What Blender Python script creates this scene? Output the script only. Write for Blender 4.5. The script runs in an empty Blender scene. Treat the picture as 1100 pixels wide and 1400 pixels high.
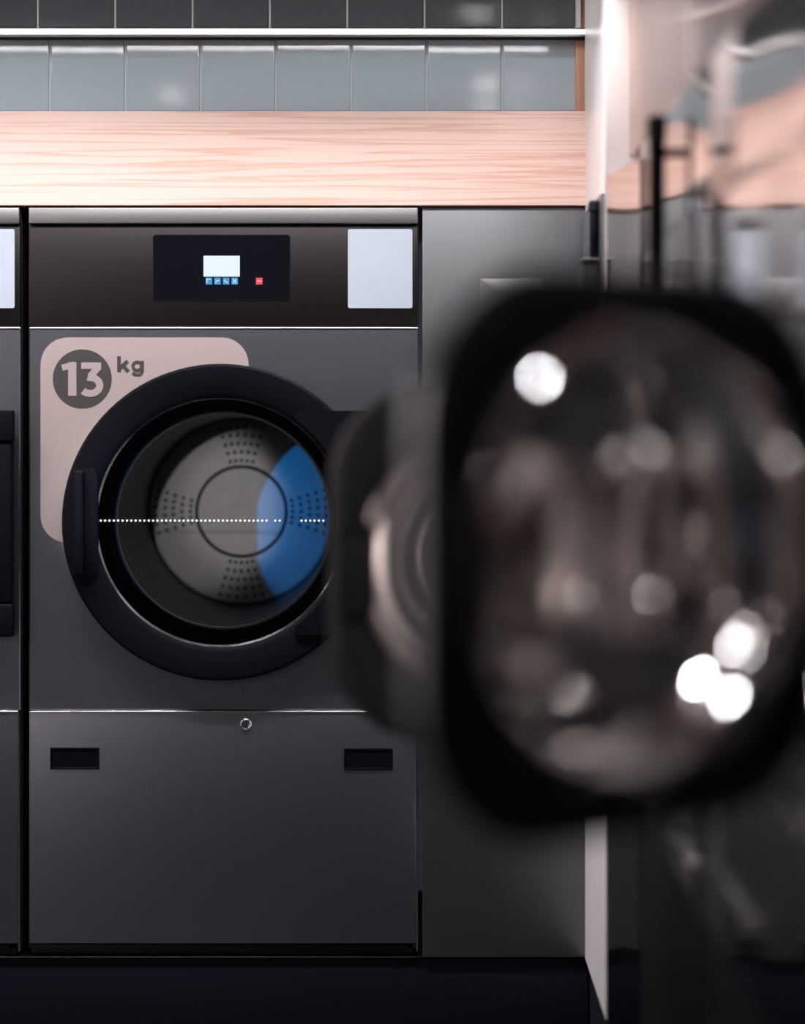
import bpy, bmesh, math, random
from mathutils import Vector
random.seed(7)
S = bpy.context.scene
C = S.collection
PI = math.pi

# ------------------------------------------------------------------ camera
FPX, VX, VY, EYE, D = 2692.0, 555.0, 585.0, 1.28, 4.0   # focal length in px, vanishing point, eye height, dryer-front distance
cam = bpy.data.cameras.new('camera'); cam_o = bpy.data.objects.new('camera', cam); C.objects.link(cam_o)
cam.sensor_fit = 'HORIZONTAL'; cam.sensor_width = 24.0; cam.lens = 24.0*FPX/1100.0
cam.shift_x = -(VX-550.0)/1100.0; cam.shift_y = -(700.0-VY)/1100.0
cam_o.location = (0, 0, EYE); cam_o.rotation_euler = (PI/2, 0, 0)
cam.clip_start = 0.05
cam.dof.use_dof = True; cam.dof.focus_distance = D; cam.dof.aperture_fstop = 0.78
S.camera = cam_o

# ------------------------------------------------------------------ world, exposure
w = bpy.data.worlds.new('world'); S.world = w; w.use_nodes = True
w.node_tree.nodes['Background'].inputs[0].default_value = (0.02, 0.022, 0.03, 1)
w.node_tree.nodes['Background'].inputs[1].default_value = 1.0
S.view_settings.view_transform = 'Standard'; S.view_settings.look = 'None'
S.view_settings.exposure = 0.0; S.view_settings.gamma = 1.0; S.view_settings.use_curve_mapping = False

# ------------------------------------------------------------------ lights
def area(name, loc, rot, sx, sy, power, col, spread=180):
    l = bpy.data.lights.new(name, 'AREA'); l.shape = 'RECTANGLE'; l.size = sx; l.size_y = sy
    l.energy = power; l.color = col; l.spread = math.radians(spread)
    o = bpy.data.objects.new(name, l); C.objects.link(o); o.location = loc; o.rotation_euler = rot
    return o
def spot(name, loc, target, power, col, angle, blend, radius):
    l = bpy.data.lights.new(name, 'SPOT'); l.energy = power; l.color = col
    l.spot_size = math.radians(angle); l.spot_blend = blend; l.shadow_soft_size = radius
    o = bpy.data.objects.new(name, l); C.objects.link(o); o.location = loc
    o.rotation_euler = (Vector(target)-Vector(loc)).to_track_quat('-Z', 'Y').to_euler()
    return o
WARM = (1.0, 0.945, 0.965)
# linear lamp hung in front of the dryers, above the frame: washes the wooden fascia
area('linear_lamp_light', (-1.03, 3.52, 2.149), (math.radians(11), 0, 0), 2.7, 0.016, 24, WARM, 111)
# added fill lamp, out of view, brightens the lower tiles
area('tile_fill_light', (-1.0, 2.9, 2.575), (math.radians(59), 0, 0), 2.6, 0.34, 1.35, (0.94, 0.97, 1.0), 30)
# added lamp along the left wall, unseen, brightens the door glass
area('linear_lamp_light', (-1.95, 1.6, 2.30), (0, math.radians(35), 0), 0.03, 3.0, 34, (1.0, 0.94, 0.93), 120)
# recessed ceiling spots
CORNER = (-0.35, 3.25)
LAMPS = [(0.26, 1.12), (0.31, -0.12), (0.32, -0.67), (-0.9, 3.2), (-1.0, -0.6)]
for i, (lx, ly) in enumerate(LAMPS):
    spot('ceiling_spot_light', (lx, ly, 2.725), (lx, ly, 0), 30, (0.90, 0.93, 1.0), 110, 0.5, 0.045)
# added corner spots, out of view, brightening the white side wall
spot('corner_fill_light', (-0.35, 3.25, 2.70), (0.38, 3.82, 2.0), 22, WARM, 34, 0.8, 0.04)
spot('corner_fill_light', (-0.9, 3.2, 2.70), (0.38, 3.80, 0.75), 110, WARM, 22, 0.7, 0.04)
# blue accent lamp on the left wall, shining into the dryer's porthole
spot('blue_accent_light', (-2.28, 0.85, 1.42), (-0.27, 4.2, 1.09), 470, (0.0, 0.23, 0.70), 7.0, 0.3, 0.02)
# added narrow lamp behind the camera, lights the drum's back plate
spot('drum_fill_light', (-0.90, -2.36, 1.70), (-0.490, 4.48, 1.10), 280, (1.0, 0.95, 0.92), 3.7, 0.4, 0.03)

# ------------------------------------------------------------------ materials
def new_mat(name):
    m = bpy.data.materials.new(name); m.use_nodes = True
    nt = m.node_tree; return m, nt, nt.nodes['Principled BSDF'], nt.links
def plain(name, col, rough=0.5, metal=0.0, spec=0.5, bump=0.0, bscale=200, var=0.06):
    m, nt, b, L = new_mat(name)
    b.inputs['Roughness'].default_value = rough; b.inputs['Metallic'].default_value = metal
    b.inputs['Specular IOR Level'].default_value = spec
    tc = nt.nodes.new('ShaderNodeTexCoord')
    n = nt.nodes.new('ShaderNodeTexNoise'); n.inputs['Scale'].default_value = 9; n.inputs['Detail'].default_value = 3
    L.new(tc.outputs['Object'], n.inputs['Vector'])
    mx = nt.nodes.new('ShaderNodeMix'); mx.data_type = 'RGBA'
    mx.inputs[6].default_value = (*[c*(1-var) for c in col], 1); mx.inputs[7].default_value = (*[min(1, c*(1+var)) for c in col], 1)
    L.new(n.outputs['Fac'], mx.inputs[0]); L.new(mx.outputs[2], b.inputs['Base Color'])
    if bump:
        n2 = nt.nodes.new('ShaderNodeTexNoise'); n2.inputs['Scale'].default_value = bscale
        L.new(tc.outputs['Object'], n2.inputs['Vector'])
        bp = nt.nodes.new('ShaderNodeBump'); bp.inputs['Strength'].default_value = bump; bp.inputs['Distance'].default_value = 0.001
        L.new(n2.outputs['Fac'], bp.inputs['Height']); L.new(bp.outputs['Normal'], b.inputs['Normal'])
    return m
def brushed(name, col, rough, stretch, bump=0.06, wav=None):
    """brushed steel: noise stretched along the brush direction drives roughness and fine relief"""
    m, nt, b, L = new_mat(name)
    b.inputs['Metallic'].default_value = 1.0
    tc = nt.nodes.new('ShaderNodeTexCoord'); mp = nt.nodes.new('ShaderNodeMapping')
    mp.inputs['Scale'].default_value = stretch
    L.new(tc.outputs['Object'], mp.inputs['Vector'])
    n = nt.nodes.new('ShaderNodeTexNoise'); n.inputs['Scale'].default_value = 1.0; n.inputs['Detail'].default_value = 4
    L.new(mp.outputs['Vector'], n.inputs['Vector'])
    mr = nt.nodes.new('ShaderNodeMapRange'); mr.inputs[3].default_value = rough*0.88; mr.inputs[4].default_value = rough*1.12
    L.new(n.outputs['Fac'], mr.inputs[0]); L.new(mr.outputs[0], b.inputs['Roughness'])
    mx = nt.nodes.new('ShaderNodeMix'); mx.data_type = 'RGBA'
    mx.inputs[6].default_value = (*[c*0.93 for c in col], 1); mx.inputs[7].default_value = (*[c*1.07 for c in col], 1)
    L.new(n.outputs['Fac'], mx.inputs[0]); L.new(mx.outputs[2], b.inputs['Base Color'])
    bp = nt.nodes.new('ShaderNodeBump'); bp.inputs['Strength'].default_value = bump; bp.inputs['Distance'].default_value = 0.0005
    L.new(n.outputs['Fac'], bp.inputs['Height']); last = bp
    if wav:
        wv = nt.nodes.new('ShaderNodeTexWave'); wv.wave_type = 'BANDS'; wv.bands_direction = 'Y'; wv.inputs['Scale'].default_value = wav[0]
        wv.inputs['Distortion'].default_value = 0.0
        L.new(tc.outputs['Object'], wv.inputs['Vector'])
        b2 = nt.nodes.new('ShaderNodeBump'); b2.inputs['Strength'].default_value = 1.0; b2.inputs['Distance'].default_value = wav[1]
        L.new(wv.outputs['Fac'], b2.inputs['Height']); L.new(bp.outputs['Normal'], b2.inputs['Normal']); last = b2
    L.new(last.outputs['Normal'], b.inputs['Normal'])
    return m
def emit(name, col, strength, base=(0.02, 0.02, 0.02)):
    m, nt, b, L = new_mat(name)
    b.inputs['Base Color'].default_value = (*base, 1)
    b.inputs['Emission Color'].default_value = (*col, 1); b.inputs['Emission Strength'].default_value = strength
    return m
def wood_mat(name, c0, c1, rough, axis_scale):
    m, nt, b, L = new_mat(name)
    tc = nt.nodes.new('ShaderNodeTexCoord'); mp = nt.nodes.new('ShaderNodeMapping'); mp.inputs['Scale'].default_value = axis_scale
    L.new(tc.outputs['Object'], mp.inputs['Vector'])
    n = nt.nodes.new('ShaderNodeTexNoise'); n.inputs['Scale'].default_value = 1.0; n.inputs['Detail'].default_value = 6; n.inputs['Distortion'].default_value = 0.6
    L.new(mp.outputs['Vector'], n.inputs['Vector'])
    # growth rings: fold the noise into bands
    mul = nt.nodes.new('ShaderNodeMath'); mul.operation = 'MULTIPLY'; mul.inputs[1].default_value = 9.0
    fr = nt.nodes.new('ShaderNodeMath'); fr.operation = 'FRACT'
    L.new(n.outputs['Fac'], mul.inputs[0]); L.new(mul.outputs[0], fr.inputs[0])
    cr = nt.nodes.new('ShaderNodeValToRGB')
    cr.color_ramp.elements[0].color = (*c0, 1); cr.color_ramp.elements[0].position = 0.0
    cr.color_ramp.elements[1].color = (*c1, 1); cr.color_ramp.elements[1].position = 0.35
    e = cr.color_ramp.elements.new(0.85); e.color = (*c1, 1)
    e = cr.color_ramp.elements.new(1.0); e.color = (*c0, 1)
    L.new(fr.outputs[0], cr.inputs[0]); L.new(cr.outputs[0], b.inputs['Base Color'])
    b.inputs['Roughness'].default_value = rough; b.inputs['Specular IOR Level'].default_value = 0.3
    bp = nt.nodes.new('ShaderNodeBump'); bp.inputs['Strength'].default_value = 0.05; bp.inputs['Distance'].default_value = 0.0006
    L.new(fr.outputs[0], bp.inputs['Height']); L.new(bp.outputs['Normal'], b.inputs['Normal'])
    return m
def thin_glass(name, tint, f0):
    m = bpy.data.materials.new(name); m.use_nodes = True; nt = m.node_tree; nt.nodes.clear(); L = nt.links
    out = nt.nodes.new('ShaderNodeOutputMaterial'); tr = nt.nodes.new('ShaderNodeBsdfTransparent'); gl = nt.nodes.new('ShaderNodeBsdfGlossy')
    tr.inputs[0].default_value = (*tint, 1); gl.inputs['Roughness'].default_value = 0.02
    fr = nt.nodes.new('ShaderNodeFresnel'); fr.inputs[0].default_value = f0
    mx = nt.nodes.new('ShaderNodeMixShader')
    L.new(fr.outputs[0], mx.inputs[0]); L.new(tr.outputs[0], mx.inputs[1]); L.new(gl.outputs[0], mx.inputs[2]); L.new(mx.outputs[0], out.inputs[0])
    return m
M = {}
M['steel'] = brushed('brushed_steel', (0.285, 0.305, 0.345), 0.37, (4, 4, 900))
M['steel_v'] = brushed('brushed_steel_vertical', (0.155, 0.158, 0.165), 0.46, (700, 700, 3))
M['steel_strip'] = brushed('steel_strip', (0.26, 0.26, 0.256), 0.45, (4, 4, 900))
M['steel_dark'] = brushed('dark_steel', (0.043, 0.038, 0.040), 0.42, (3, 3, 700))
M['steel_front'] = brushed('polished_washer_steel', (0.72, 0.67, 0.65), 0.10, (4, 2, 300), 0.02, (0.65, 0.008))
M['steel_gap'] = plain('seam_black', (0.006, 0.006, 0.008), 0.6)
M['chrome'] = plain('chrome', (0.75, 0.74, 0.74), 0.15, 1.0)
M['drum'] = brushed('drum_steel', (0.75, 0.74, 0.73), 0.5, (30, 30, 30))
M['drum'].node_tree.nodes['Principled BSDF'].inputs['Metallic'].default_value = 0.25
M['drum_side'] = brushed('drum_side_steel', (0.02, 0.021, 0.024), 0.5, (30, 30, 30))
M['black'] = plain('black_plastic', (0.0026, 0.0031, 0.0058), 0.55, spec=0.09, bump=0.1, bscale=900)
M['black_gloss'] = plain('black_gloss', (0.004, 0.0045, 0.007), 0.12, spec=0.4)
M['rubber'] = plain('black_rubber', (0.006, 0.006, 0.009), 0.6, spec=0.3)
M['charcoal'] = plain('charcoal_plastic', (0.028, 0.028, 0.032), 0.42, spec=0.45, bump=0.1, bscale=900)
M['plinth'] = plain('plinth_black', (0.006, 0.0075, 0.014), 0.8, spec=0.10)
M['white_card'] = plain('white_card', (0.38, 0.43, 0.50), 0.45)
M['white_wall'] = plain('white_wall', (0.82, 0.79, 0.785), 0.28, bump=0.02, bscale=300)
M['left_wall'] = plain('pale_wall', (0.72, 0.65, 0.63), 0.6)
M['grey_wall'] = plain('grey_wall', (0.10, 0.11, 0.14), 0.7, bump=0.1, bscale=120)
M['floor'] = plain('floor_dark', (0.02, 0.02, 0.024), 0.45)
M['ceiling'] = plain('ceiling_paint', (0.33, 0.31, 0.31), 0.9)
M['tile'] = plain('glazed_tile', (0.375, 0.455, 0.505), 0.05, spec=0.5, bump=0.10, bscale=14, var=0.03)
M['tile_shaded'] = plain('shaded_glazed_tile', (0.07, 0.08, 0.087), 0.08, spec=0.35, bump=0.10, bscale=14, var=0.03)  # shade on the upper tiles put into a darker colour
M['grout'] = plain('pale_grout', (0.62, 0.62, 0.61), 0.8, bump=0.3, bscale=500)
M['sticker'] = plain('beige_sticker', (0.36, 0.305, 0.295), 0.5, spec=0.3, var=0.02)
M['sticker_grey'] = plain('sticker_grey', (0.055, 0.052, 0.052), 0.5, spec=0.3, var=0.03)
M['wood'] = wood_mat('pale_wood', (0.68, 0.42, 0.34), (0.80, 0.575, 0.51), 0.62, (0.45, 9, 22))
M['wood_v'] = wood_mat('pale_wood_upright', (0.55, 0.27, 0.17), (0.66, 0.38, 0.27), 0.4, (16, 9, 0.9))
M['wood_gloss'] = wood_mat('laminate_wood', (0.42, 0.24, 0.18), (0.52, 0.34, 0.27), 0.16, (9, 0.9, 16))
M['alu'] = plain('aluminium', (0.72, 0.70, 0.69), 0.3, 1.0)
M['led'] = emit('led_diffuser', (1.0, 0.95, 0.95), 1.05, (0.8, 0.8, 0.8))
M['lamp_lens'] = emit('lamp_lens', (1.0, 0.93, 0.90), 45, (0.8, 0.8, 0.8))
M['lamp_edge'] = emit('lamp_edge', (1.0, 0.97, 0.97), 22, (0.8, 0.8, 0.8))
M['blue_lens'] = emit('blue_lens', (0.02, 0.30, 1.0), 20)
M['lcd'] = emit('lcd_screen', (0.80, 0.90, 1.0), 0.95)
M['btn_blue'] = emit('button_blue', (0.02, 0.28, 0.62), 0.9)
M['icon'] = emit('button_icon', (0.35, 0.75, 0.95), 0.9)
M['btn_red'] = emit('button_red', (0.95, 0.03, 0.06), 0.85)
M['icon_red'] = emit('button_red_icon', (1.0, 0.35, 0.35), 0.9)
M['dot'] = emit('glowing_print_dot', (0.9, 0.9, 0.88), 0.75, (0.8, 0.8, 0.8))
M['pane'] = thin_glass('door_pane', (0.85, 0.85, 0.86), 1.45)
gm = bpy.data.materials.new('bowl_glass'); gm.use_nodes = True; nt = gm.node_tree; nt.nodes.clear()
go_ = nt.nodes.new('ShaderNodeOutputMaterial'); gg = nt.nodes.new('ShaderNodeBsdfGlass'); gy = nt.nodes.new('ShaderNodeBsdfGlossy'); gx = nt.nodes.new('ShaderNodeMixShader')
gg.inputs['Color'].default_value = (0.93, 0.92, 0.92, 1); gg.inputs['Roughness'].default_value = 0.03; gg.inputs['IOR'].default_value = 1.5
gy.inputs['Color'].default_value = (0.95, 0.92, 0.91, 1); gy.inputs['Roughness'].default_value = 0.05; gx.inputs[0].default_value = 0.85
nt.links.new(gg.outputs[0], gx.inputs[1]); nt.links.new(gy.outputs[0], gx.inputs[2]); nt.links.new(gx.outputs[0], go_.inputs[0])
M['bowl'] = gm

# ------------------------------------------------------------------ mesh helpers
def link(name, bm, mat, parent=None, smooth=False, angle=40):
    bmesh.ops.recalc_face_normals(bm, faces=bm.faces)
    me = bpy.data.meshes.new(name); bm.to_mesh(me); bm.free()
    if smooth:
        for p in me.polygons: p.use_smooth = True
        me.set_sharp_from_angle(angle=math.radians(angle))
    me.materials.append(M[mat] if isinstance(mat, str) else mat)
    o = bpy.data.objects.new(name, me); C.objects.link(o)
    if parent: o.parent = parent
    return o
def tag(o, label=None, cat=None, group=None, kind=None):
    if label: o['label'] = label
    if cat: o['category'] = cat
    if group: o['group'] = group
    if kind: o['kind'] = kind
    return o
def empty(name, loc, rz=0.0):
    o = bpy.data.objects.new(name, None); C.objects.link(o); o.location = loc; o.rotation_euler = (0, 0, rz); o.empty_display_size = 0.05
    return o
def add_box(bm, a, b, bev=0.0, seg=2):
    vs = []
    for z in (a[2], b[2]):
        for (x, y) in ((a[0], a[1]), (b[0], a[1]), (b[0], b[1]), (a[0], b[1])):
            vs.append(bm.verts.new((x, y, z)))
    fs = [bm.faces.new([vs[i] for i in q]) for q in ((3, 2, 1, 0), (4, 5, 6, 7), (0, 1, 5, 4), (1, 2, 6, 5), (2, 3, 7, 6), (3, 0, 4, 7))]
    if bev:
        es = set(e for f in fs for e in f.edges); seg = 3
        bmesh.ops.bevel(bm, geom=list(es), offset=bev, segments=seg, profile=0.5, affect='EDGES')
def box(name, a, b, mat, parent=None, bev=0.0):
    bm = bmesh.new(); add_box(bm, a, b, bev); return link(name, bm, mat, parent, bool(bev))
def rrect(x0, z0, x1, z1, r, n=8):
    """rounded rectangle outline, counter-clockwise"""
    if not isinstance(r, (list, tuple)): r = (r, r, r, r)   # bl br tr tl
    pts = []
    for (cx, cz, a0, rr) in ((x0+r[0], z0+r[0], PI, r[0]), (x1-r[1], z0+r[1], 1.5*PI, r[1]), (x1-r[2], z1-r[2], 0, r[2]), (x0+r[3], z1-r[3], 0.5*PI, r[3])):
        for i in range(n+1):
            a = a0+0.5*PI*i/n; pts.append((cx+rr*math.cos(a), cz+rr*math.sin(a)))
    return pts
def prism(name, pts, y0, y1, mat, parent=None, smooth=False, bev=0.0):
    """outline in XZ extruded along Y (y0 = front)"""
    bm = bmesh.new()
    f = [bm.verts.new((x, y0, z)) for x, z in pts]; k = [bm.verts.new((x, y1, z)) for x, z in pts]
    ff = bm.faces.new(f); bm.faces.new(k[::-1]); n = len(pts)
    for i in range(n): bm.faces.new((f[i], f[(i+1) % n], k[(i+1) % n], k[i]))
    if bev: bmesh.ops.bevel(bm, geom=list(ff.edges), offset=bev, segments=2, profile=0.5, affect='EDGES')
    return link(name, bm, mat, parent, smooth or bool(bev))
def ring_loft(bm, loops, close=True):
    """loops: list of point lists with equal count; skin neighbours (last to first when close)"""
    vl = [[bm.verts.new(p) for p in lp] for lp in loops]; n = len(vl[0])
    for a in range(len(vl) if close else len(vl)-1):
        A, B = vl[a], vl[(a+1) % len(vl)]
        for i in range(n): bm.faces.new((A[i], A[(i+1) % n], B[(i+1) % n], B[i]))
    return vl
def lathe(name, prof, mat, parent=None, cx=0, cz=0, n=64, close=False, smooth=True, cap=False, angle=40):
    """profile (r, y) revolved about the Y axis through (cx, cz)"""
    bm = bmesh.new()
    loops = [[(cx+r*math.cos(2*PI*i/n), y, cz+r*math.sin(2*PI*i/n)) for i in range(n)] for r, y in prof]
    vl = ring_loft(bm, loops, close)
    if cap: bm.faces.new(vl[-1])
    return link(name, bm, mat, parent, smooth, angle)
def square_ring_pts(hx, hz, r, n):
    """n points on a rounded rectangle, at the polar angles used for the matching circle"""
    out = []
    for i in range(n):
        a = 2*PI*i/n; dx, dz = math.cos(a), math.sin(a)
        lo, hi = 0.0, 3.0*max(hx, hz)
        for _ in range(40):
            m = (lo+hi)/2; x, z = abs(dx*m), abs(dz*m)
            ox, oz = max(x-(hx-r), 0), max(z-(hz-r), 0)
            ins = x <= hx and z <= hz and ox*ox+oz*oz <= r*r+1e-12
            if ins: lo = m
            else: hi = m
        out.append((dx*lo, dz*lo))
    return out
def stroke(bm, pts, wd, y0, y1, cap=0.0):
    """flat ribbon of width wd along pts (XZ), thickness y0..y1"""
    P = [Vector(p) for p in pts]; n = len(P); Lf, Rt = [], []
    for i in range(n):
        d0 = (P[i]-P[i-1]).normalized() if i > 0 else (P[1]-P[0]).normalized()
        d1 = (P[i+1]-P[i]).normalized() if i < n-1 else d0
        t = (d0+d1).normalized(); nn = Vector((-t.y, t.x)); k = 1.0/max(0.45, nn.dot(Vector((-d0.y, d0.x))))
        Lf.append(P[i]+nn*wd/2*k); Rt.append(P[i]-nn*wd/2*k)
    lp = [[(a.x, y0, a.y), (b.x, y0, b.y), (b.x, y1, b.y), (a.x, y1, a.y)] for a, b in zip(Lf, Rt)]
    vl = ring_loft(bm, lp, False); bm.faces.new(vl[0][::-1]); bm.faces.new(vl[-1])
def px(x, y, d=D):                       # photograph pixel -> (X, Z) on the plane at distance d
    return ((x-VX)*d/FPX, EYE-(y-VY)*d/FPX)
def pbox(name, x0, y0, x1, y1, da, db, mat, parent=None, bev=0.0):
    a, b = px(x0, y1), px(x1, y0)
    return box(name, (a[0], da, a[1]), (b[0], db, b[1]), mat, parent, bev)
def children(o): return [c for c in bpy.data.objects if c.parent is o]
def copy_tree(o, parent=None):
    c = o.copy(); C.objects.link(c); c.parent = parent
    for ch in children(o): copy_tree(ch, c)
    return c

# ================================================================== the room
PZ = px(0, 1310)[1]                       # top of the plinth
XW = 0.361                                # white side wall plane
FW = 0.40                                 # washers' front plane
def struct(name, a, b, mat): return tag(box(name, a, b, mat), kind='structure')
struct('floor', (-2.6, -2.6, -0.06), (1.4, 4.9, 0.0), 'floor')
struct('ceiling', (-2.6, -2.6, 2.75), (1.4, 4.9, 2.82), 'ceiling')
struct('wall_left', (-2.6, -2.6, 0.0), (-2.4, 4.9, 2.75), 'left_wall')
struct('wall_front', (-2.4, -2.6, 0.0), (1.4, -2.45, 2.75), 'grey_wall')
struct('wall_right', (1.22, -2.45, 0.0), (1.4, 4.9, 2.75), 'white_wall')
struct('wall_side', (XW+0.002, 3.585, PZ), (1.218, 4.0, 2.749), 'white_wall')

# tiled wall: lower band set back, upper band a little proud of it; every tile its own piece
YT0 = 4.06                                # face of the lower tiles
YT1 = 4.03                                # face of the upper tiles
zt_b = px(0, 153, YT0)[1]-0.02
z_j = px(0, 50.5, YT0)[1]
z_rail = px(0, 44, YT1)[1]
xr0 = px(787, 0, YT0)[0]; xr1 = px(787, 0, YT1)[0]
wall = tag(box('wall_back', (-2.4, YT0+0.004, 1.735), (xr0+0.05, 4.86, z_rail+0.005), 'grout'), kind='structure')
wall_u = tag(box('wall_back_upper', (-2.4, YT1+0.004, z_rail+0.005), (xr1+0.01, 4.86, 2.749), 'grout'), kind='structure')
def tile_mesh(wd, ht, mat='tile'):
    bm = bmesh.new(); add_box(bm, (-wd/2, 0, -ht/2), (wd/2, 0.012, ht/2), 0.0028, 3)
    bmesh.ops.recalc_face_normals(bm, faces=bm.faces)
    me = bpy.data.meshes.new('tile'); bm.to_mesh(me); bm.free()
    me.materials.append(M[mat]); return me
pitch = 103.0*YT0/FPX; g = 0.0034
ROW = pitch
def tile_row(x_joint, ztop, zbot, yf, parent, n):
    mt = 'tile' if yf == YT0 else 'tile_shaded'
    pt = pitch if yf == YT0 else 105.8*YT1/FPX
    me = tile_mesh(pt-g, ztop-zbot-g, mt)
    for k in range(-n, 2):
        xa = x_joint+k*pt; xb = xa+pt
        lim = xr0 if yf == YT0 else xr1
        if xa > lim-0.02: continue
        if xb > lim+0.004:
            m2 = tile_mesh(lim-xa-g, ztop-zbot-g, mt); cxm = (xa+lim)/2
        else: m2, cxm = me, (xa+xb)/2
        o = bpy.data.objects.new('tile', m2); C.objects.link(o); o.parent = parent
        o.location = (cxm, yf, (ztop+zbot)/2)
        o.rotation_euler = (random.uniform(-.004, .004), 0, random.uniform(-.004, .004))
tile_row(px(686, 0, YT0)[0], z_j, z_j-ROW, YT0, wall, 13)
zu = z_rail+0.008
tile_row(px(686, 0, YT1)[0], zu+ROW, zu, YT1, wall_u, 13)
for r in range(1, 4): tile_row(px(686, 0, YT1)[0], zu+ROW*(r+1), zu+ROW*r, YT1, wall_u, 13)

tag(box('wall_back_lower', (-2.4, 3.998, PZ), (px(-509, 0)[0], 4.06, 1.733), 'steel_v'), kind='structure')
# light rail along the bottom edge of the upper tiles
YR = YT1-0.012
rail = empty('light_rail', (0, YR, px(0, 44, YR)[1]))
tag(rail, 'slim bright metal light rail running along the bottom of the upper tiles', 'light rail')
rx1 = px(809, 0, YR)[0]
box('profile', (-2.38, 0.0, -0.0095), (rx1, 0.022, 0.0095), 'alu', rail, 0.003)
box('diffuser', (-2.37, -0.002, -0.0045), (rx1-0.005, 0.002, 0.0055), 'led', rail, 0.001)
box('lower_lip', (-2.38, 0.004, -0.0125), (rx1, 0.020, -0.0098), 'black', rail)

# wooden fascia above the dryers, wooden upright beside the tiles
a, b = px(805, 282), px(0, 153.5)
tag(box('trim_1', (-2.38, 3.985, a[1]), (a[0], 4.058, b[1]), 'wood', None, 0.0015), kind='structure')
u0 = px(788, 0, 4.022)[0]; u1 = px(806.5, 0, 4.022)[0]
tag(box('trim_2', (u0, 4.042, b[1]+0.0005), (u1, 4.07, 2.745), 'wood_v', None, 0.0015), kind='structure')
# plinths
tag(box('baseboard_back', (-2.38, 4.005, 0.0), (XW+0.01, 4.6, PZ-0.002), 'plinth', None, 0.002), kind='structure')
tag(box('baseboard_right', (XW+0.012, 0.2, 0.0), (1.2, 4.6, PZ-0.002), 'plinth', None, 0.002), kind='structure')
tag(box('trim_3', (FW+0.006, 0.2, EYE+0.492), (FW+0.03, 3.583, 2.748), 'wood_gloss', None, 0.001), kind='structure')
tag(box('trim_4', (-2.38, D+0.0, PZ-0.002), (px(575, 0)[0], D+0.3, PZ+0.003), 'steel_dark', None, 0.001), kind='structure')

# ================================================================== lamps above the frame
pend = empty('linear_lamp', (-1.03, 3.52, 2.152))
pend.rotation_euler = (math.radians(11), 0, 0)
tag(pend, 'long slim linear lamp hanging above the dryers', 'lamp')
box('housing', (-1.37, -0.025, 0.0), (1.37, 0.025, 0.045), 'alu', pend, 0.004)
box('diffuser', (-1.36, 0.0245, 0.001), (1.36, 0.028, 0.008), 'lamp_edge', pend)
for sx in (-1.1, 1.1):
    rod = box('suspension_rod', (sx-0.003, -0.003, 0.03), (sx+0.003, 0.003, 0.596), 'alu', pend); rod.rotation_euler = (-math.radians(11), 0, 0)
p3 = empty('tile_fill_lamp', (-1.0, 2.89, 2.705)); tag(p3, 'long fill lamp added out of view to brighten the tiled wall', 'lamp')
hs = box('housing', (-1.32, -0.20, 0.012), (1.32, 0.20, 0.04), 'alu', p3, 0.004); hs.rotation_euler = (math.radians(59), 0, 0)
p3.location.z = 2.57
p2 = empty('linear_lamp', (-1.95, 1.6, 2.303)); tag(p2, 'long slim linear lamp added along the left wall to brighten the door glass', 'lamp')
p2.rotation_euler = (0, math.radians(35), 0)
box('housing', (-0.025, -1.52, 0.0), (0.025, 1.52, 0.045), 'alu', p2, 0.004)
for sy in (-1.1, 1.1):
    rod = box('suspension_rod', (-0.003, sy-0.003, 0.03), (0.003, sy+0.003, 0.445), 'alu', p2); rod.rotation_euler = (0, -math.radians(35), 0)
WHERE = ['nearest the tiled wall above the washers', 'second from the tiled wall above the washers', 'third from the tiled wall above the washers', 'in the aisle nearest the dryers', 'in the aisle farthest from the dryers']
for (lx, ly), wh in zip(LAMPS+[CORNER], WHERE+['added in the corner to brighten the white wall']):
    d = empty('ceiling_spot', (lx, ly, 2.75)); tag(d, 'round recessed ceiling spot ' + wh, 'lamp', 'recessed ceiling spots')
    bm = bmesh.new()
    ring_loft(bm, [[(r*math.cos(2*PI*i/32), r*math.sin(2*PI*i/32), z) for i in range(32)] for r, z in ((0.075, 0.0), (0.075, -0.008), (0.058, -0.010), (0.055, 0.0))])
    link('trim_ring', bm, 'alu', d, True)
    bm = bmesh.new(); bmesh.ops.create_circle(bm, cap_ends=True, radius=0.054, segments=32); bmesh.ops.translate(bm, verts=bm.verts, vec=(0, 0, -0.003))
    link('lens', bm, 'lamp_lens', d)
bl = empty('accent_lamp', (-2.4, 0.80, 1.42)); tag(bl, 'blue accent spotlight mounted on the left wall', 'lamp')
box('bracket', (0.0, -0.03, -0.05), (0.015, 0.03, 0.05), 'black', bl, 0.003)
wl = empty('drum_fill_lamp', (-0.90, -2.45, 1.70)); tag(wl, 'small white fill lamp added behind the camera to light the drum', 'lamp')
lathe('lamp_body', [(0.0, 0.0), (0.06, 0.0), (0.06, 0.06), (0.052, 0.07), (0.052, 0.05), (0.0, 0.05)], 'alu', wl, n=32)
hd = lathe('lamp_head', [(0.0, -0.06), (0.035, -0.06), (0.04, -0.05), (0.04, 0.04), (0.034, 0.045), (0.034, 0.03), (0.0, 0.03)], 'black', bl, n=32)
hd.location = (0.07, 0.0, 0.0); hd.rotation_euler = (0, 0, -math.radians(31))

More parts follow.
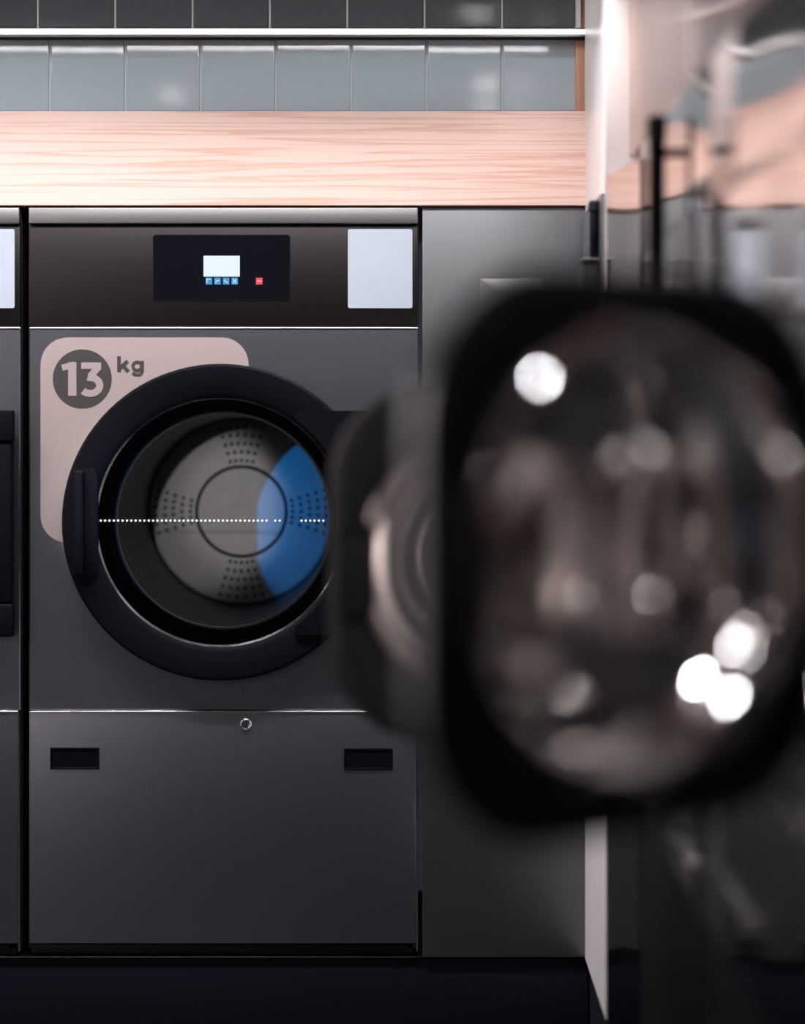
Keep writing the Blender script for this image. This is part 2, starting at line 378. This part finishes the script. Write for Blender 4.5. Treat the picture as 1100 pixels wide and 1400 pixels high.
# ================================================================== dryers
def build_dryer(x0, x1, label, with_inside=True, shift=0.0):
    """x0..x1: pixel columns of the body on the dryer-front plane"""
    t = empty('tumble_dryer', (0, D, PZ)); tag(t, label, 'dryer', 'tumble dryers in the back wall')
    def P(x, y): q = px(x+shift, y); return q[0], q[1]-PZ
    def B(name, xa, ya, xb, yb, d0, d1, mat, par=t, bev=0.0):
        p, q = P(xa, yb), P(xb, ya); return box(name, (p[0], d0, p[1]), (q[0], d1, q[1]), mat, par, bev)
    # cabinet shell (no front)
    bm = bmesh.new(); p, q = P(38, 1306), P(571.5, 284)
    for (aa, bb) in (((p[0], 0.012, p[1]), (p[0]+0.012, 0.72, q[1])), ((q[0]-0.012, 0.012, p[1]), (q[0], 0.72, q[1])),
                     ((p[0], 0.012, q[1]-0.012), (q[0], 0.72, q[1])), ((p[0], 0.012, p[1]), (q[0], 0.72, p[1]+0.012)), ((p[0], 0.70, p[1]), (q[0], 0.72, q[1]))):
        add_box(bm, aa, bb)
    link('cabinet', bm, 'steel_gap', t)
    B('top_strip', 40.5, 284.5, 571, 306.5, -0.012, 0.02, 'steel_strip', t, 0.002)
    B('control_panel', 40.5, 309, 571, 446.5, -0.003, 0.02, 'steel_dark', t, 0.0015)
    disp = prism('display', rrect(*P(210, 410), *P(396, 322), 0.006), -0.0055, 0.0, 'black_gloss', t)
    frame = rrect(*P(209, 411), *P(397, 321), 0.007)
    prism('display_bezel', frame, -0.0045, 0.0, 'chrome', t)
    B('screen', 278.5, 350, 328, 378.5, -0.0065, -0.005, 'lcd', disp)
    for k in range(4):
        xb = 281.5+11.7*k
        B('button', xb, 380, xb+8.8, 389.3, -0.0065, -0.005, 'btn_blue', disp)
        bm = bmesh.new()
        shapes = [[(xb+1.8, 387), (xb+1.8, 382.2), (xb+6.5, 382.2)], [(xb+1.8, 387), (xb+4, 384), (xb+7, 384.2)], [(xb+1.5, 383), (xb+4.5, 386), (xb+7.2, 386)], [(xb+2.2, 382), (xb+6.6, 387.6)]]
        stroke(bm, [P(*s) for s in shapes[k]], 0.0028, -0.0072, -0.006)
        if k == 3: stroke(bm, [P(xb+6.6, 382), P(xb+2.2, 387.6)], 0.0028, -0.0073, -0.006)
        link('button_icon', bm, 'icon', disp)
    B('stop_button', 350, 380, 359, 389.3, -0.0065, -0.005, 'btn_red', disp)
    bm = bmesh.new(); stroke(bm, [P(351.2, 384.7), P(357.8, 384.7)], 0.003, -0.0072, -0.006); link('button_icon', bm, 'icon_red', disp)
    prism('label_card', rrect(*P(475.5, 421.5), *P(563.5, 313.5), 0.004), -0.0050, -0.0028, 'white_card', t)
    # front panel with a round opening
    n = 96; cx, cz = P(303, 713); R_o = 0.262
    pa, pb = P(40.5, 970.5), P(571, 449)
    hx, hz = (pb[0]-pa[0])/2, (pb[1]-pa[1])/2; mx, mz = (pa[0]+pb[0])/2, (pa[1]+pb[1])/2
    out = []
    for i in range(n):
        a = 2*PI*i/n; dx, dz = math.cos(a), math.sin(a)
        tx = ((pb[0]-cx) if dx > 0 else (pa[0]-cx))/dx if abs(dx) > 1e-6 else 9
        tz = ((pb[1]-cz) if dz > 0 else (pa[1]-cz))/dz if abs(dz) > 1e-6 else 9
        s = min(tx, tz); out.append((cx+dx*s, cz+dz*s))
    for cnr in ((pa[0], pa[1]), (pb[0], pa[1]), (pa[0], pb[1]), (pb[0], pb[1])):
        i = min(range(n), key=lambda j: (out[j][0]-cnr[0])**2+(out[j][1]-cnr[1])**2); out[i] = cnr
    inn = [(cx+R_o*math.cos(2*PI*i/n), cz+R_o*math.sin(2*PI*i/n)) for i in range(n)]
    bm = bmesh.new()
    sh = lambda lp, s: [(mx+(x-mx)*(1-s/hx), mz+(z-mz)*(1-s/hz)) for x, z in lp]
    ring_loft(bm, [[(x, 0.0, z) for x, z in inn], [(x, -0.004, z) for x, z in sh(out, 0.002)], [(x, -0.002, z) for x, z in out], [(x, 0.018, z) for x, z in out], [(x, 0.018, z) for x, z in inn]])
    # keep the face plane flat
    for v in bm.verts:
        if abs(v.co.y) < 1e-9: v.co.y = -0.004
    link('front_panel', bm, 'steel', t, False)
    B('panel_lip', 40.5, 447.3, 571, 450.3, -0.0062, 0.010, 'chrome', t, 0.0019)  # chrome strips added for the highlight along the panels' bent edges
    B('panel_lip', 40.5, 971.2, 568, 974.2, -0.0062, 0.010, 'chrome', t, 0.0019)
    # sticker with the capacity mark
    rc = 0.305; (sx0, sz0), (sx1, sz1) = P(56, 742), P(340, 461.5)
    ol = rrect(sx0, sz0, sx1, sz1, 0.055, 10)
    ol = ol[22:]+ol[:11]                                    # top right, top left, bottom left corners
    za = cz+math.sqrt(rc*rc-(sx1-cx)**2); xa_ = cx-math.sqrt(rc*rc-(sz0-cz)**2)
    a0 = math.atan2(sz0-cz, xa_-cx) % (2*PI); a1 = math.atan2(za-cz, sx1-cx)
    ol = ol+[(cx+rc*math.cos(a0+(a1-a0)*i/24), cz+rc*math.sin(a0+(a1-a0)*i/24)) for i in range(25)]
    st = prism('capacity_sticker', ol, -0.0052, -0.0035, 'sticker', t)
    bm = bmesh.new(); c = P(113, 518); q = [(c[0]+0.0598*math.cos(2*PI*i/48), c[1]+0.0598*math.sin(2*PI*i/48)) for i in range(48)]
    bm.free(); prism('roundel', q, -0.0058, -0.0048, 'sticker_grey', st)
    cr = lambda x, y: P(x*480/1100.0, 430+y*480/1100.0)        # coordinates of an enlarged view of the mark
    k = 480/1100.0*D/FPX
    bm = bmesh.new(); stroke(bm, [cr(228, 255), cr(228, 150)], 26*k, -0.0066, -0.0056)
    stroke(bm, [cr(236, 157), cr(222, 160.5), cr(196, 167)], 19*k, -0.00655, -0.0056); link('digit_one', bm, 'sticker', st)
    bm = bmesh.new()
    stroke(bm, [cr(256, 160.5), cr(318, 160.5)], 20*k, -0.0066, -0.0056)
    stroke(bm, [cr(312, 163), cr(283, 195)], 21*k, -0.00655, -0.0056)
    arc = [cr(284+30*math.cos(a), 222.5+25*math.sin(a)) for a in [math.radians(v) for v in range(-95, 148, 9)]]
    stroke(bm, [cr(276, 196)]+arc, 22*k, -0.0065, -0.0056); link('digit_three', bm, 'sticker', st)
    bm = bmesh.new(); stroke(bm, [cr(374, 179), cr(374, 131)], 11*k, -0.0062, -0.0048)
    stroke(bm, [cr(376, 168), cr(401, 146)], 11*k, -0.00615, -0.0048); stroke(bm, [cr(386, 160), cr(403, 179)], 11.5*k, -0.0061, -0.0048); link('letter_k', bm, 'sticker_grey', st)
    bm = bmesh.new(); stroke(bm, [cr(431+13.5*math.cos(2*PI*i/24), 162+13*math.sin(2*PI*i/24)) for i in range(25)], 9.5*k, -0.0062, -0.0048)
    stroke(bm, [cr(447, 145.5), cr(447, 177), cr(444, 184.5), cr(437, 188.5), cr(428, 189), cr(416, 184.5)], 9.5*k, -0.0061, -0.0048); link('letter_g', bm, 'sticker_grey', st)
    # door: black ring, rim, pane, handle, hinge
    dr = lathe('door_ring', [(0.3195, -0.004), (0.3195, -0.030), (0.314, -0.037), (0.262, -0.040), (0.2515, -0.034), (0.2515, -0.004)], 'black', t, cx, cz, 96, True)
    lathe('rim', [(0.2512, -0.034), (0.2512, -0.0285), (0.2475, -0.0285), (0.2492, -0.031)], 'chrome', dr, cx, cz, 96, True)
    lathe('inner_cone', [(0.2514, -0.030), (0.236, -0.012), (0.2185, 0.02), (0.2185, 0.05), (0.256, 0.05), (0.2585, -0.002)], 'black_gloss', dr, cx, cz, 96, True)
    lathe('inner_rim', [(0.2285, 0.0015), (0.2245, 0.006), (0.2262, 0.0085), (0.230, 0.004)], 'steel_dark', dr, cx, cz, 96, True)
    lathe('pane', [(0.0, -0.026), (0.2476, -0.026)], 'pane', dr, cx, cz, 96)
    hb = prism('handle_plate', rrect(*P(106, 786), *P(138, 640), (0.004, 0.012, 0.012, 0.004)), -0.046, -0.030, 'black', t, False, 0.002)
    B('handle_grip', 108, 643, 121, 783, -0.070, -0.044, 'black', hb, 0.004)
    ho = rrect(*P(405, 866), *P(567, 562), 0.014); ho = ho[9:]+ho[:9]           # right corners, top left, bottom left
    rq = 0.258; za, zb = ho[-9][1]-0.02, ho[8][1]
    hl = ho[:27]; d1, d0 = P(405, 560), P(405, 866)
    b1 = math.acos(min(1, (d1[0]-cx)/rq)); hl = [q for q in hl]+[(d1[0], cz+rq*math.sin(b1))]
    hl += [(cx+rq*math.cos(b1-2*b1*i/20), cz+rq*math.sin(b1-2*b1*i/20)) for i in range(1, 21)]+[(d1[0], d0[1]+0.002)]
    hpo = prism('hinge_plate', hl, -0.046, -0.036, 'black', t)
    B('hinge_knuckle', 545, 561, 567.5, 603, -0.056, -0.030, 'black', hpo, 0.003); B('hinge_knuckle', 545, 823, 567.5, 867, -0.056, -0.030, 'black', hpo, 0.003)
    B('hinge_bar', 548, 605, 565, 821, -0.052, -0.030, 'black', hpo, 0.003)
    # row of printed dots across the pane, brightness put in as a glow
    bm = bmesh.new(); x = 142.0
    while x < 446:
        if not (368.5 < x < 376.5 or 386 < x < 412):
            c = P(x, 710.5)
            vs = [bm.verts.new((c[0]+0.0021*math.cos(2*PI*i/8), -0.0425, c[1]+0.0021*math.sin(2*PI*i/8))) for i in range(8)]
            vb = [bm.verts.new((v.co.x, -0.0405, v.co.z)) for v in vs]
            bm.faces.new(vs); bm.faces.new(vb[::-1])
            for i in range(8): bm.faces.new((vs[i], vs[(i+1) % 8], vb[(i+1) % 8], vb[i]))
        x += 5.9
    tag(link('dotted_line', bm, 'dot', dr), 'row of small bright dots across the porthole', kind='stuff')
    # drum
    YB = 0.49; RD = 0.212
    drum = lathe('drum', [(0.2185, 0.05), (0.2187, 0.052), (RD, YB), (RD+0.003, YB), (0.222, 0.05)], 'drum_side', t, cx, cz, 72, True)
    lathe('back_plate', [(0.0, YB-0.010), (0.098, YB-0.010), (0.100, YB-0.006), (0.104, YB-0.006), (0.106, YB-0.010), (RD-0.0135, YB-0.010), (RD-0.003, YB-0.002), (RD-0.003, YB), (0.0, YB)], 'drum', drum, cx, cz, 72)
    lathe('hub_groove', [(0.0985, YB-0.0065), (0.1055, YB-0.0065), (0.1052, YB-0.0108), (0.0988, YB-0.0108)], 'steel_gap', drum, cx, cz, 72, True)
    bm = bmesh.new()
    for q in range(4):
        for ri in range(5):
            r = 0.116+0.0195*ri; cnt = 5 if ri < 2 else 6
            for j in range(cnt):
                a = q*PI/2+(j-(cnt-1)/2)*(0.082+0.003*ri)*(1.35 if ri < 2 else 1.08)
                x, z = cx+r*math.cos(a), cz+r*math.sin(a); rr = 0.0042
                vs = [bm.verts.new((x+rr*math.cos(2*PI*i/10), YB-0.0104, z+rr*math.sin(2*PI*i/10))) for i in range(10)]
                vb = [bm.verts.new((v.co.x, YB-0.0115, v.co.z)) for v in vs]
                bm.faces.new(vb)
                for i in range(10): bm.faces.new((vs[i], vs[(i+1) % 10], vb[(i+1) % 10], vb[i]))
    tag(link('perforations', bm, 'steel_gap', drum), kind='stuff')
    bm = bmesh.new()                                    # holes in the drum's side wall
    for k in range(36):
        for yy in range(8):
            a = 2*PI*(k+0.5*(yy % 2))/36; y = 0.11+0.045*yy
            r = 0.2187+(RD-0.2187)*(y-0.05)/(YB-0.05)-0.0006
            u, v = (-math.sin(a), math.cos(a)), (math.cos(a), math.sin(a)); rr = 0.0042
            bm.faces.new([bm.verts.new((cx+v[0]*r+u[0]*rr*math.cos(2*PI*i/8), y+rr*math.sin(2*PI*i/8), cz+v[1]*r+u[1]*rr*math.cos(2*PI*i/8))) for i in range(8)])
    tag(link('side_perforations', bm, 'steel_gap', drum), kind='stuff')
    # lower service panel
    lp = B('service_panel', 40.5, 973.5, 568, 1289, -0.004, 0.018, 'steel', t, 0.0015)
    for xa, ya in ((69, 1021.5), (470, 1022.5)):
        bm = bmesh.new(); p, q = P(xa, ya+30), P(xa+67, ya)
        o = [(p[0], p[1]), (q[0], p[1]), (q[0], q[1]), (p[0], q[1])]
        ins = lambda s: [(p[0]+s, p[1]+s), (q[0]-s, p[1]+s), (q[0]-s, q[1]-s), (p[0]+s, q[1]-s)]
        vl = ring_loft(bm, [[(x, -0.0042, z) for x, z in o], [(x, -0.0065, z) for x, z in ins(0.0008)], [(x, -0.0065, z) for x, z in ins(0.0035)], [(x, -0.0046, z) for x, z in ins(0.0045)]], False)
        bm.faces.new(vl[-1]); link('recessed_handle', bm, 'black', lp)
    c = P(336.5, 989.5)
    lk = lathe('lock', [(0.0115, -0.004), (0.0115, -0.0065), (0.0095, -0.008), (0.0080, -0.0072), (0.0, -0.0072)], 'chrome', lp, c[0], c[1], 32)
    box('keyhole', (c[0]-0.0016, -0.0084, c[1]-0.0065), (c[0]+0.0016, -0.0068, c[1]+0.0065), 'steel_gap', lp)
    B('base_strip', 42, 1292, 556, 1303.5, 0.004, 0.02, 'steel_dark', t, 0.001)
    B('base_slot', 290, 1296, 318, 1298.5, 0.0025, 0.0042, 'steel_gap', t)
    B('side_edge', 568.5, 975, 570.8, 1300, -0.004, 0.012, 'chrome', t)
    return t
build_dryer(38, 572, 'brushed steel tumble dryer with 13 kg sticker, lit display and round black door')
build_dryer(38, 572, 'steel tumble dryer cut off by the left edge of the photo', shift=-543.0)

# steel filler panel to the right of the dryer
fp = empty('filler_panel', (0, D, PZ)); tag(fp, 'plain tall brushed steel panel between the dryer and the white wall', 'panel')
a, b = px(577, 1308), px(803.5, 284)
box('sheet', (a[0], -0.004, 0.003), (b[0], 0.02, b[1]-PZ), 'steel_v', fp, 0.001)
a, b = px(656, 436), px(742, 381)
prism('small_plate', rrect(a[0], a[1]-PZ, b[0], b[1]-PZ, 0.004), -0.0075, -0.0042, 'steel_strip', fp, False, 0.001)

# ================================================================== washers along the right side
def door_frame(name, hx, t, par, mat, bowl_r):
    """rounded square door frame with a round opening; local X from hinge to free edge, +Y away from the machine, Z up"""
    n = 96; r = hx*0.58
    sq = lambda s, y: [(hx+x, y, z) for x, z in square_ring_pts(hx-s, hx-s, r-s, n)]
    ci = lambda q, y: [(hx+q*math.cos(2*PI*i/n), y, q*math.sin(2*PI*i/n)) for i in range(n)]
    bm = bmesh.new()
    ring_loft(bm, [ci(bowl_r, 0.0), sq(0.012, 0.0), sq(0.0, 0.010), sq(0.0, t*0.62), sq(0.004, t*0.82), sq(0.014, t*0.97), sq(0.020, t), ci(bowl_r+0.010, t), ci(bowl_r+0.004, t*0.95), ci(bowl_r, t*0.80)])
    return link(name, bm, mat, par, True, 30)
def bowl(par, hx, r, t):
    prof = [(0.998, 0.006), (0.985, -0.022), (0.93, -0.036), (0.86, -0.048), (0.80, -0.075), (0.77, -0.105), (0.71, -0.128), (0.63, -0.148), (0.58, -0.170), (0.54, -0.185), (0.48, -0.193), (0.0, -0.195)]
    inner = [(max(0.0, p*r-0.007), y+0.007) for p, y in prof]
    return lathe('glass_bowl', [(p*r, y+t*0.8) for p, y in prof]+[(p, y+t*0.8) for p, y in inner[::-1]], 'bowl', par, hx, 0.0, 96, True, True, False, 60)
def washer(label, y0, y1, hinge_y, s, zc, alpha, hinge_x=0.361, frame_mat='black'):
    """front plane at X = FW facing -X; y0 near side, y1 far side; alpha = door opening angle"""
    t = empty('washing_machine', (FW, (y0+y1)/2, PZ)); tag(t, label, 'washer', 'washing machines along the right side')
    ym = (y0+y1)/2; hy = (y1-y0)/2-0.004; H = EYE+0.485-PZ
    ocy = hinge_y+s/2-ym; ocz = zc-PZ; R = s*0.40; n = 96
    out = []; zlo, zhi = 0.42, H-0.19
    for i in range(n):
        a = 2*PI*i/n; dx, dz = math.cos(a), math.sin(a)
        ty = ((hy-ocy) if dx > 0 else (-hy-ocy))/dx if abs(dx) > 1e-6 else 9
        tz = ((zhi-ocz) if dz > 0 else (zlo-ocz))/dz if abs(dz) > 1e-6 else 9
        q = min(ty, tz); out.append((ocy+dx*q, ocz+dz*q))
    for cnr in ((-hy, zlo), (hy, zlo), (-hy, zhi), (hy, zhi)):
        i = min(range(n), key=lambda j: (out[j][0]-cnr[0])**2+(out[j][1]-cnr[1])**2); out[i] = cnr
    inn = [(ocy+R*math.cos(2*PI*i/n), ocz+R*math.sin(2*PI*i/n)) for i in range(n)]
    bm = bmesh.new()
    ring_loft(bm, [[(0.0, a, b) for a, b in inn], [(0.0, a, b) for a, b in out], [(0.02, a, b) for a, b in out], [(0.02, a, b) for a, b in inn]])
    link('front_panel', bm, 'steel_front', t)
    box('control_fascia', (0.0, -hy, zhi+0.003), (0.02, hy, H), 'steel_front', t, 0.001)
    box('lower_panel', (0.0, -hy, 0.06), (0.02, hy, zlo-0.004), 'steel_dark', t, 0.001)
    box('base_strip', (0.004, -hy, 0.0), (0.02, hy, 0.056), 'steel_dark', t, 0.001)
    bm = bmesh.new()
    for aa, bb in (((0.02, -hy, 0.0), (0.80, -hy+0.01, H)), ((0.02, hy-0.01, 0.0), (0.80, hy, H)), ((0.02, -hy+0.01, H-0.01), (0.80, hy-0.01, H)), ((0.79, -hy+0.01, 0.0), (0.80, hy-0.01, H-0.01))):
        add_box(bm, aa, bb)
    link('cabinet', bm, 'steel', t)
    bm = bmesh.new()
    cir = lambda r, x: [(x, ocy+r*math.cos(2*PI*i/n), ocz+r*math.sin(2*PI*i/n)) for i in range(n)]
    ring_loft(bm, [cir(R*1.05, -0.0005), cir(R*1.04, -0.006), cir(R*0.96, -0.006), cir(R*0.93, 0.03), cir(R*0.98, 0.03), cir(R*0.999, -0.0005)])
    link('gasket', bm, 'rubber', t, True)
    bm = bmesh.new(); vl = ring_loft(bm, [cir(R*0.97, 0.031), cir(R*1.15, 0.05), cir(R*1.15, 0.50), cir(0.02, 0.51)], False); bm.faces.new(vl[-1])
    link('drum', bm, 'drum_side', t, True)
    # door: sub-parts hang from it
    al = math.radians(alpha); th = 0.042; hw = 0.93 if frame_mat == 'black' else 0.87
    dr = empty('door', (hinge_x-FW, hinge_y-ym, ocz)); dr.parent = t
    dr.rotation_euler = (0, 0, math.atan2(math.cos(al), -math.sin(al)))
    door_frame('door_frame', s/2, th, dr, frame_mat, s*0.425)
    bowl(dr, s/2, s*0.425, th)
    hx = s/2; sq = lambda o, y: [(hx+x, y, z) for x, z in square_ring_pts(hx-o, hx-o, hx*0.58-o, 96)]
    bm = bmesh.new(); ring_loft(bm, [sq(-0.0012, th*0.25), sq(-0.0012, th*0.55), sq(0.0005, th*0.55), sq(0.0005, th*0.25)]); link('edge_highlight', bm, 'steel', dr, True)  # steel band added to imitate light along the bevelled door edge
    bm = bmesh.new(); add_box(bm, (s*hw, th-0.004, -s*0.135), (s*0.985, th+0.020, s*0.115), 0.005); link('handle', bm, frame_mat, dr, True)
    bm = bmesh.new(); add_box(bm, (s*(hw+0.012), th+0.016, s*0.085), (s*0.968, th+0.023, s*0.115), 0.002); link('handle_edge', bm, 'steel_dark', dr, True)
    bm = bmesh.new(); add_box(bm, (s*0.90, -0.022, -s*0.05), (s*0.935, 0.004, s*0.05), 0.003); link('latch_hook', bm, 'chrome', dr, True)
    for dz in (-s*0.22, s*0.22):
        bm = bmesh.new(); add_box(bm, (-0.014, 0.002, dz-0.03), (0.03, 0.022, dz+0.03), 0.004); link('hinge', bm, 'black', dr, True)
    return t
wA = washer('nearest steel washing machine at the right edge with its door shut', 1.03, 1.80, 1.16, 0.475, 1.151, 0, 0.385)
wB = washer('steel washing machine whose big black door swings wide open in the foreground', 1.805, 2.585, 1.92, 0.495, 1.170, 128.5, 0.384)
wC = washer('steel washing machine with its charcoal door standing straight out into the aisle', 2.59, 3.36, 2.69, 0.49, 1.098, 91, 0.385, 'charcoal')
bm = bmesh.new()
fo = [(XW+0.004, 3.583), (FW-0.001, 3.364), (FW+0.02, 3.364), (FW+0.02, 3.583)]
lo = [bm.verts.new((x, y, PZ)) for x, y in fo]; hi = [bm.verts.new((x, y, EYE+0.46)) for x, y in fo]
bm.faces.new(lo[::-1]); bm.faces.new(hi)
for k in range(4): bm.faces.new((lo[k], lo[(k+1) % 4], hi[(k+1) % 4], hi[k]))
sp = tag(link('side_filler', bm, 'steel_front'), 'narrow slanted steel filler between the last washer and the white wall', 'panel')
def pull(t, yc, ya, yb, z):
    bm = bmesh.new(); add_box(bm, (-0.010, ya-yc, z-PZ-0.012), (0.001, yb-yc, z-PZ+0.012), 0.004); link('metal_pull', bm, 'chrome', t, True)
pull(wC, 2.975, 2.73, 2.96, EYE-0.61); pull(wB, 2.195, 2.27, 2.55, EYE-0.572); pull(wB, 2.195, 1.92, 2.15, EYE-0.395)

# black upright bar between the washers
def round_bar(bm, x, y, z0, z1, r, n=16):
    ring = lambda q, z: [(x+q*math.cos(2*PI*i/n), y+q*math.sin(2*PI*i/n), z) for i in range(n)]
    vl = ring_loft(bm, [ring(r*0.6, z0), ring(r, z0+0.004), ring(r, z1-0.004), ring(r*0.6, z1)], False); bm.faces.new(vl[0][::-1]); bm.faces.new(vl[-1])
gb_ = empty('grab_bar', (0.369, 2.90, 1.10)); tag(gb_, 'tall black upright bar standing before the washers above the open doors', 'bar')
bm = bmesh.new(); round_bar(bm, 0, 0, 0.0, 0.636, 0.0125); link('bar', bm, 'black', gb_, True)
bm = bmesh.new(); round_bar(bm, 0, 0, 0.60, 0.640, 0.0145); link('end_cap', bm, 'rubber', gb_, True)
for z in (0.05, 0.585): box('standoff', (0.0, -0.006, z-0.006), (0.031, 0.006, z+0.006), 'black', gb_)

# small wall box with its own upright bar on the white side wall
wbx = empty('wall_dispenser', (XW, 3.70, 1.30)); tag(wbx, 'small wall box with short black upright bar beside the white wall', 'dispenser')
z1 = px(0, 357, 3.66)[1]-1.30; z2 = px(0, 276, 3.66)[1]-1.30
box('back_plate', (-0.004, -0.10, z1-0.05), (0.0015, 0.28, z2+0.01), 'steel', wbx, 0.001)
box('housing', (-0.036, -0.07, -0.05), (-0.0045, 0.02, z1), 'charcoal', wbx, 0.006)
box('housing_edge', (-0.038, -0.072, z1-0.001), (-0.0045, 0.022, z1+0.004), 'steel_strip', wbx, 0.001)
bm = bmesh.new(); round_bar(bm, -0.012, -0.045, z1, z2, 0.0085); link('bar', bm, 'black', wbx, True)
bm = bmesh.new(); round_bar(bm, -0.012, -0.045, z2-0.02, z2+0.002, 0.011); link('end_cap', bm, 'rubber', wbx, True)
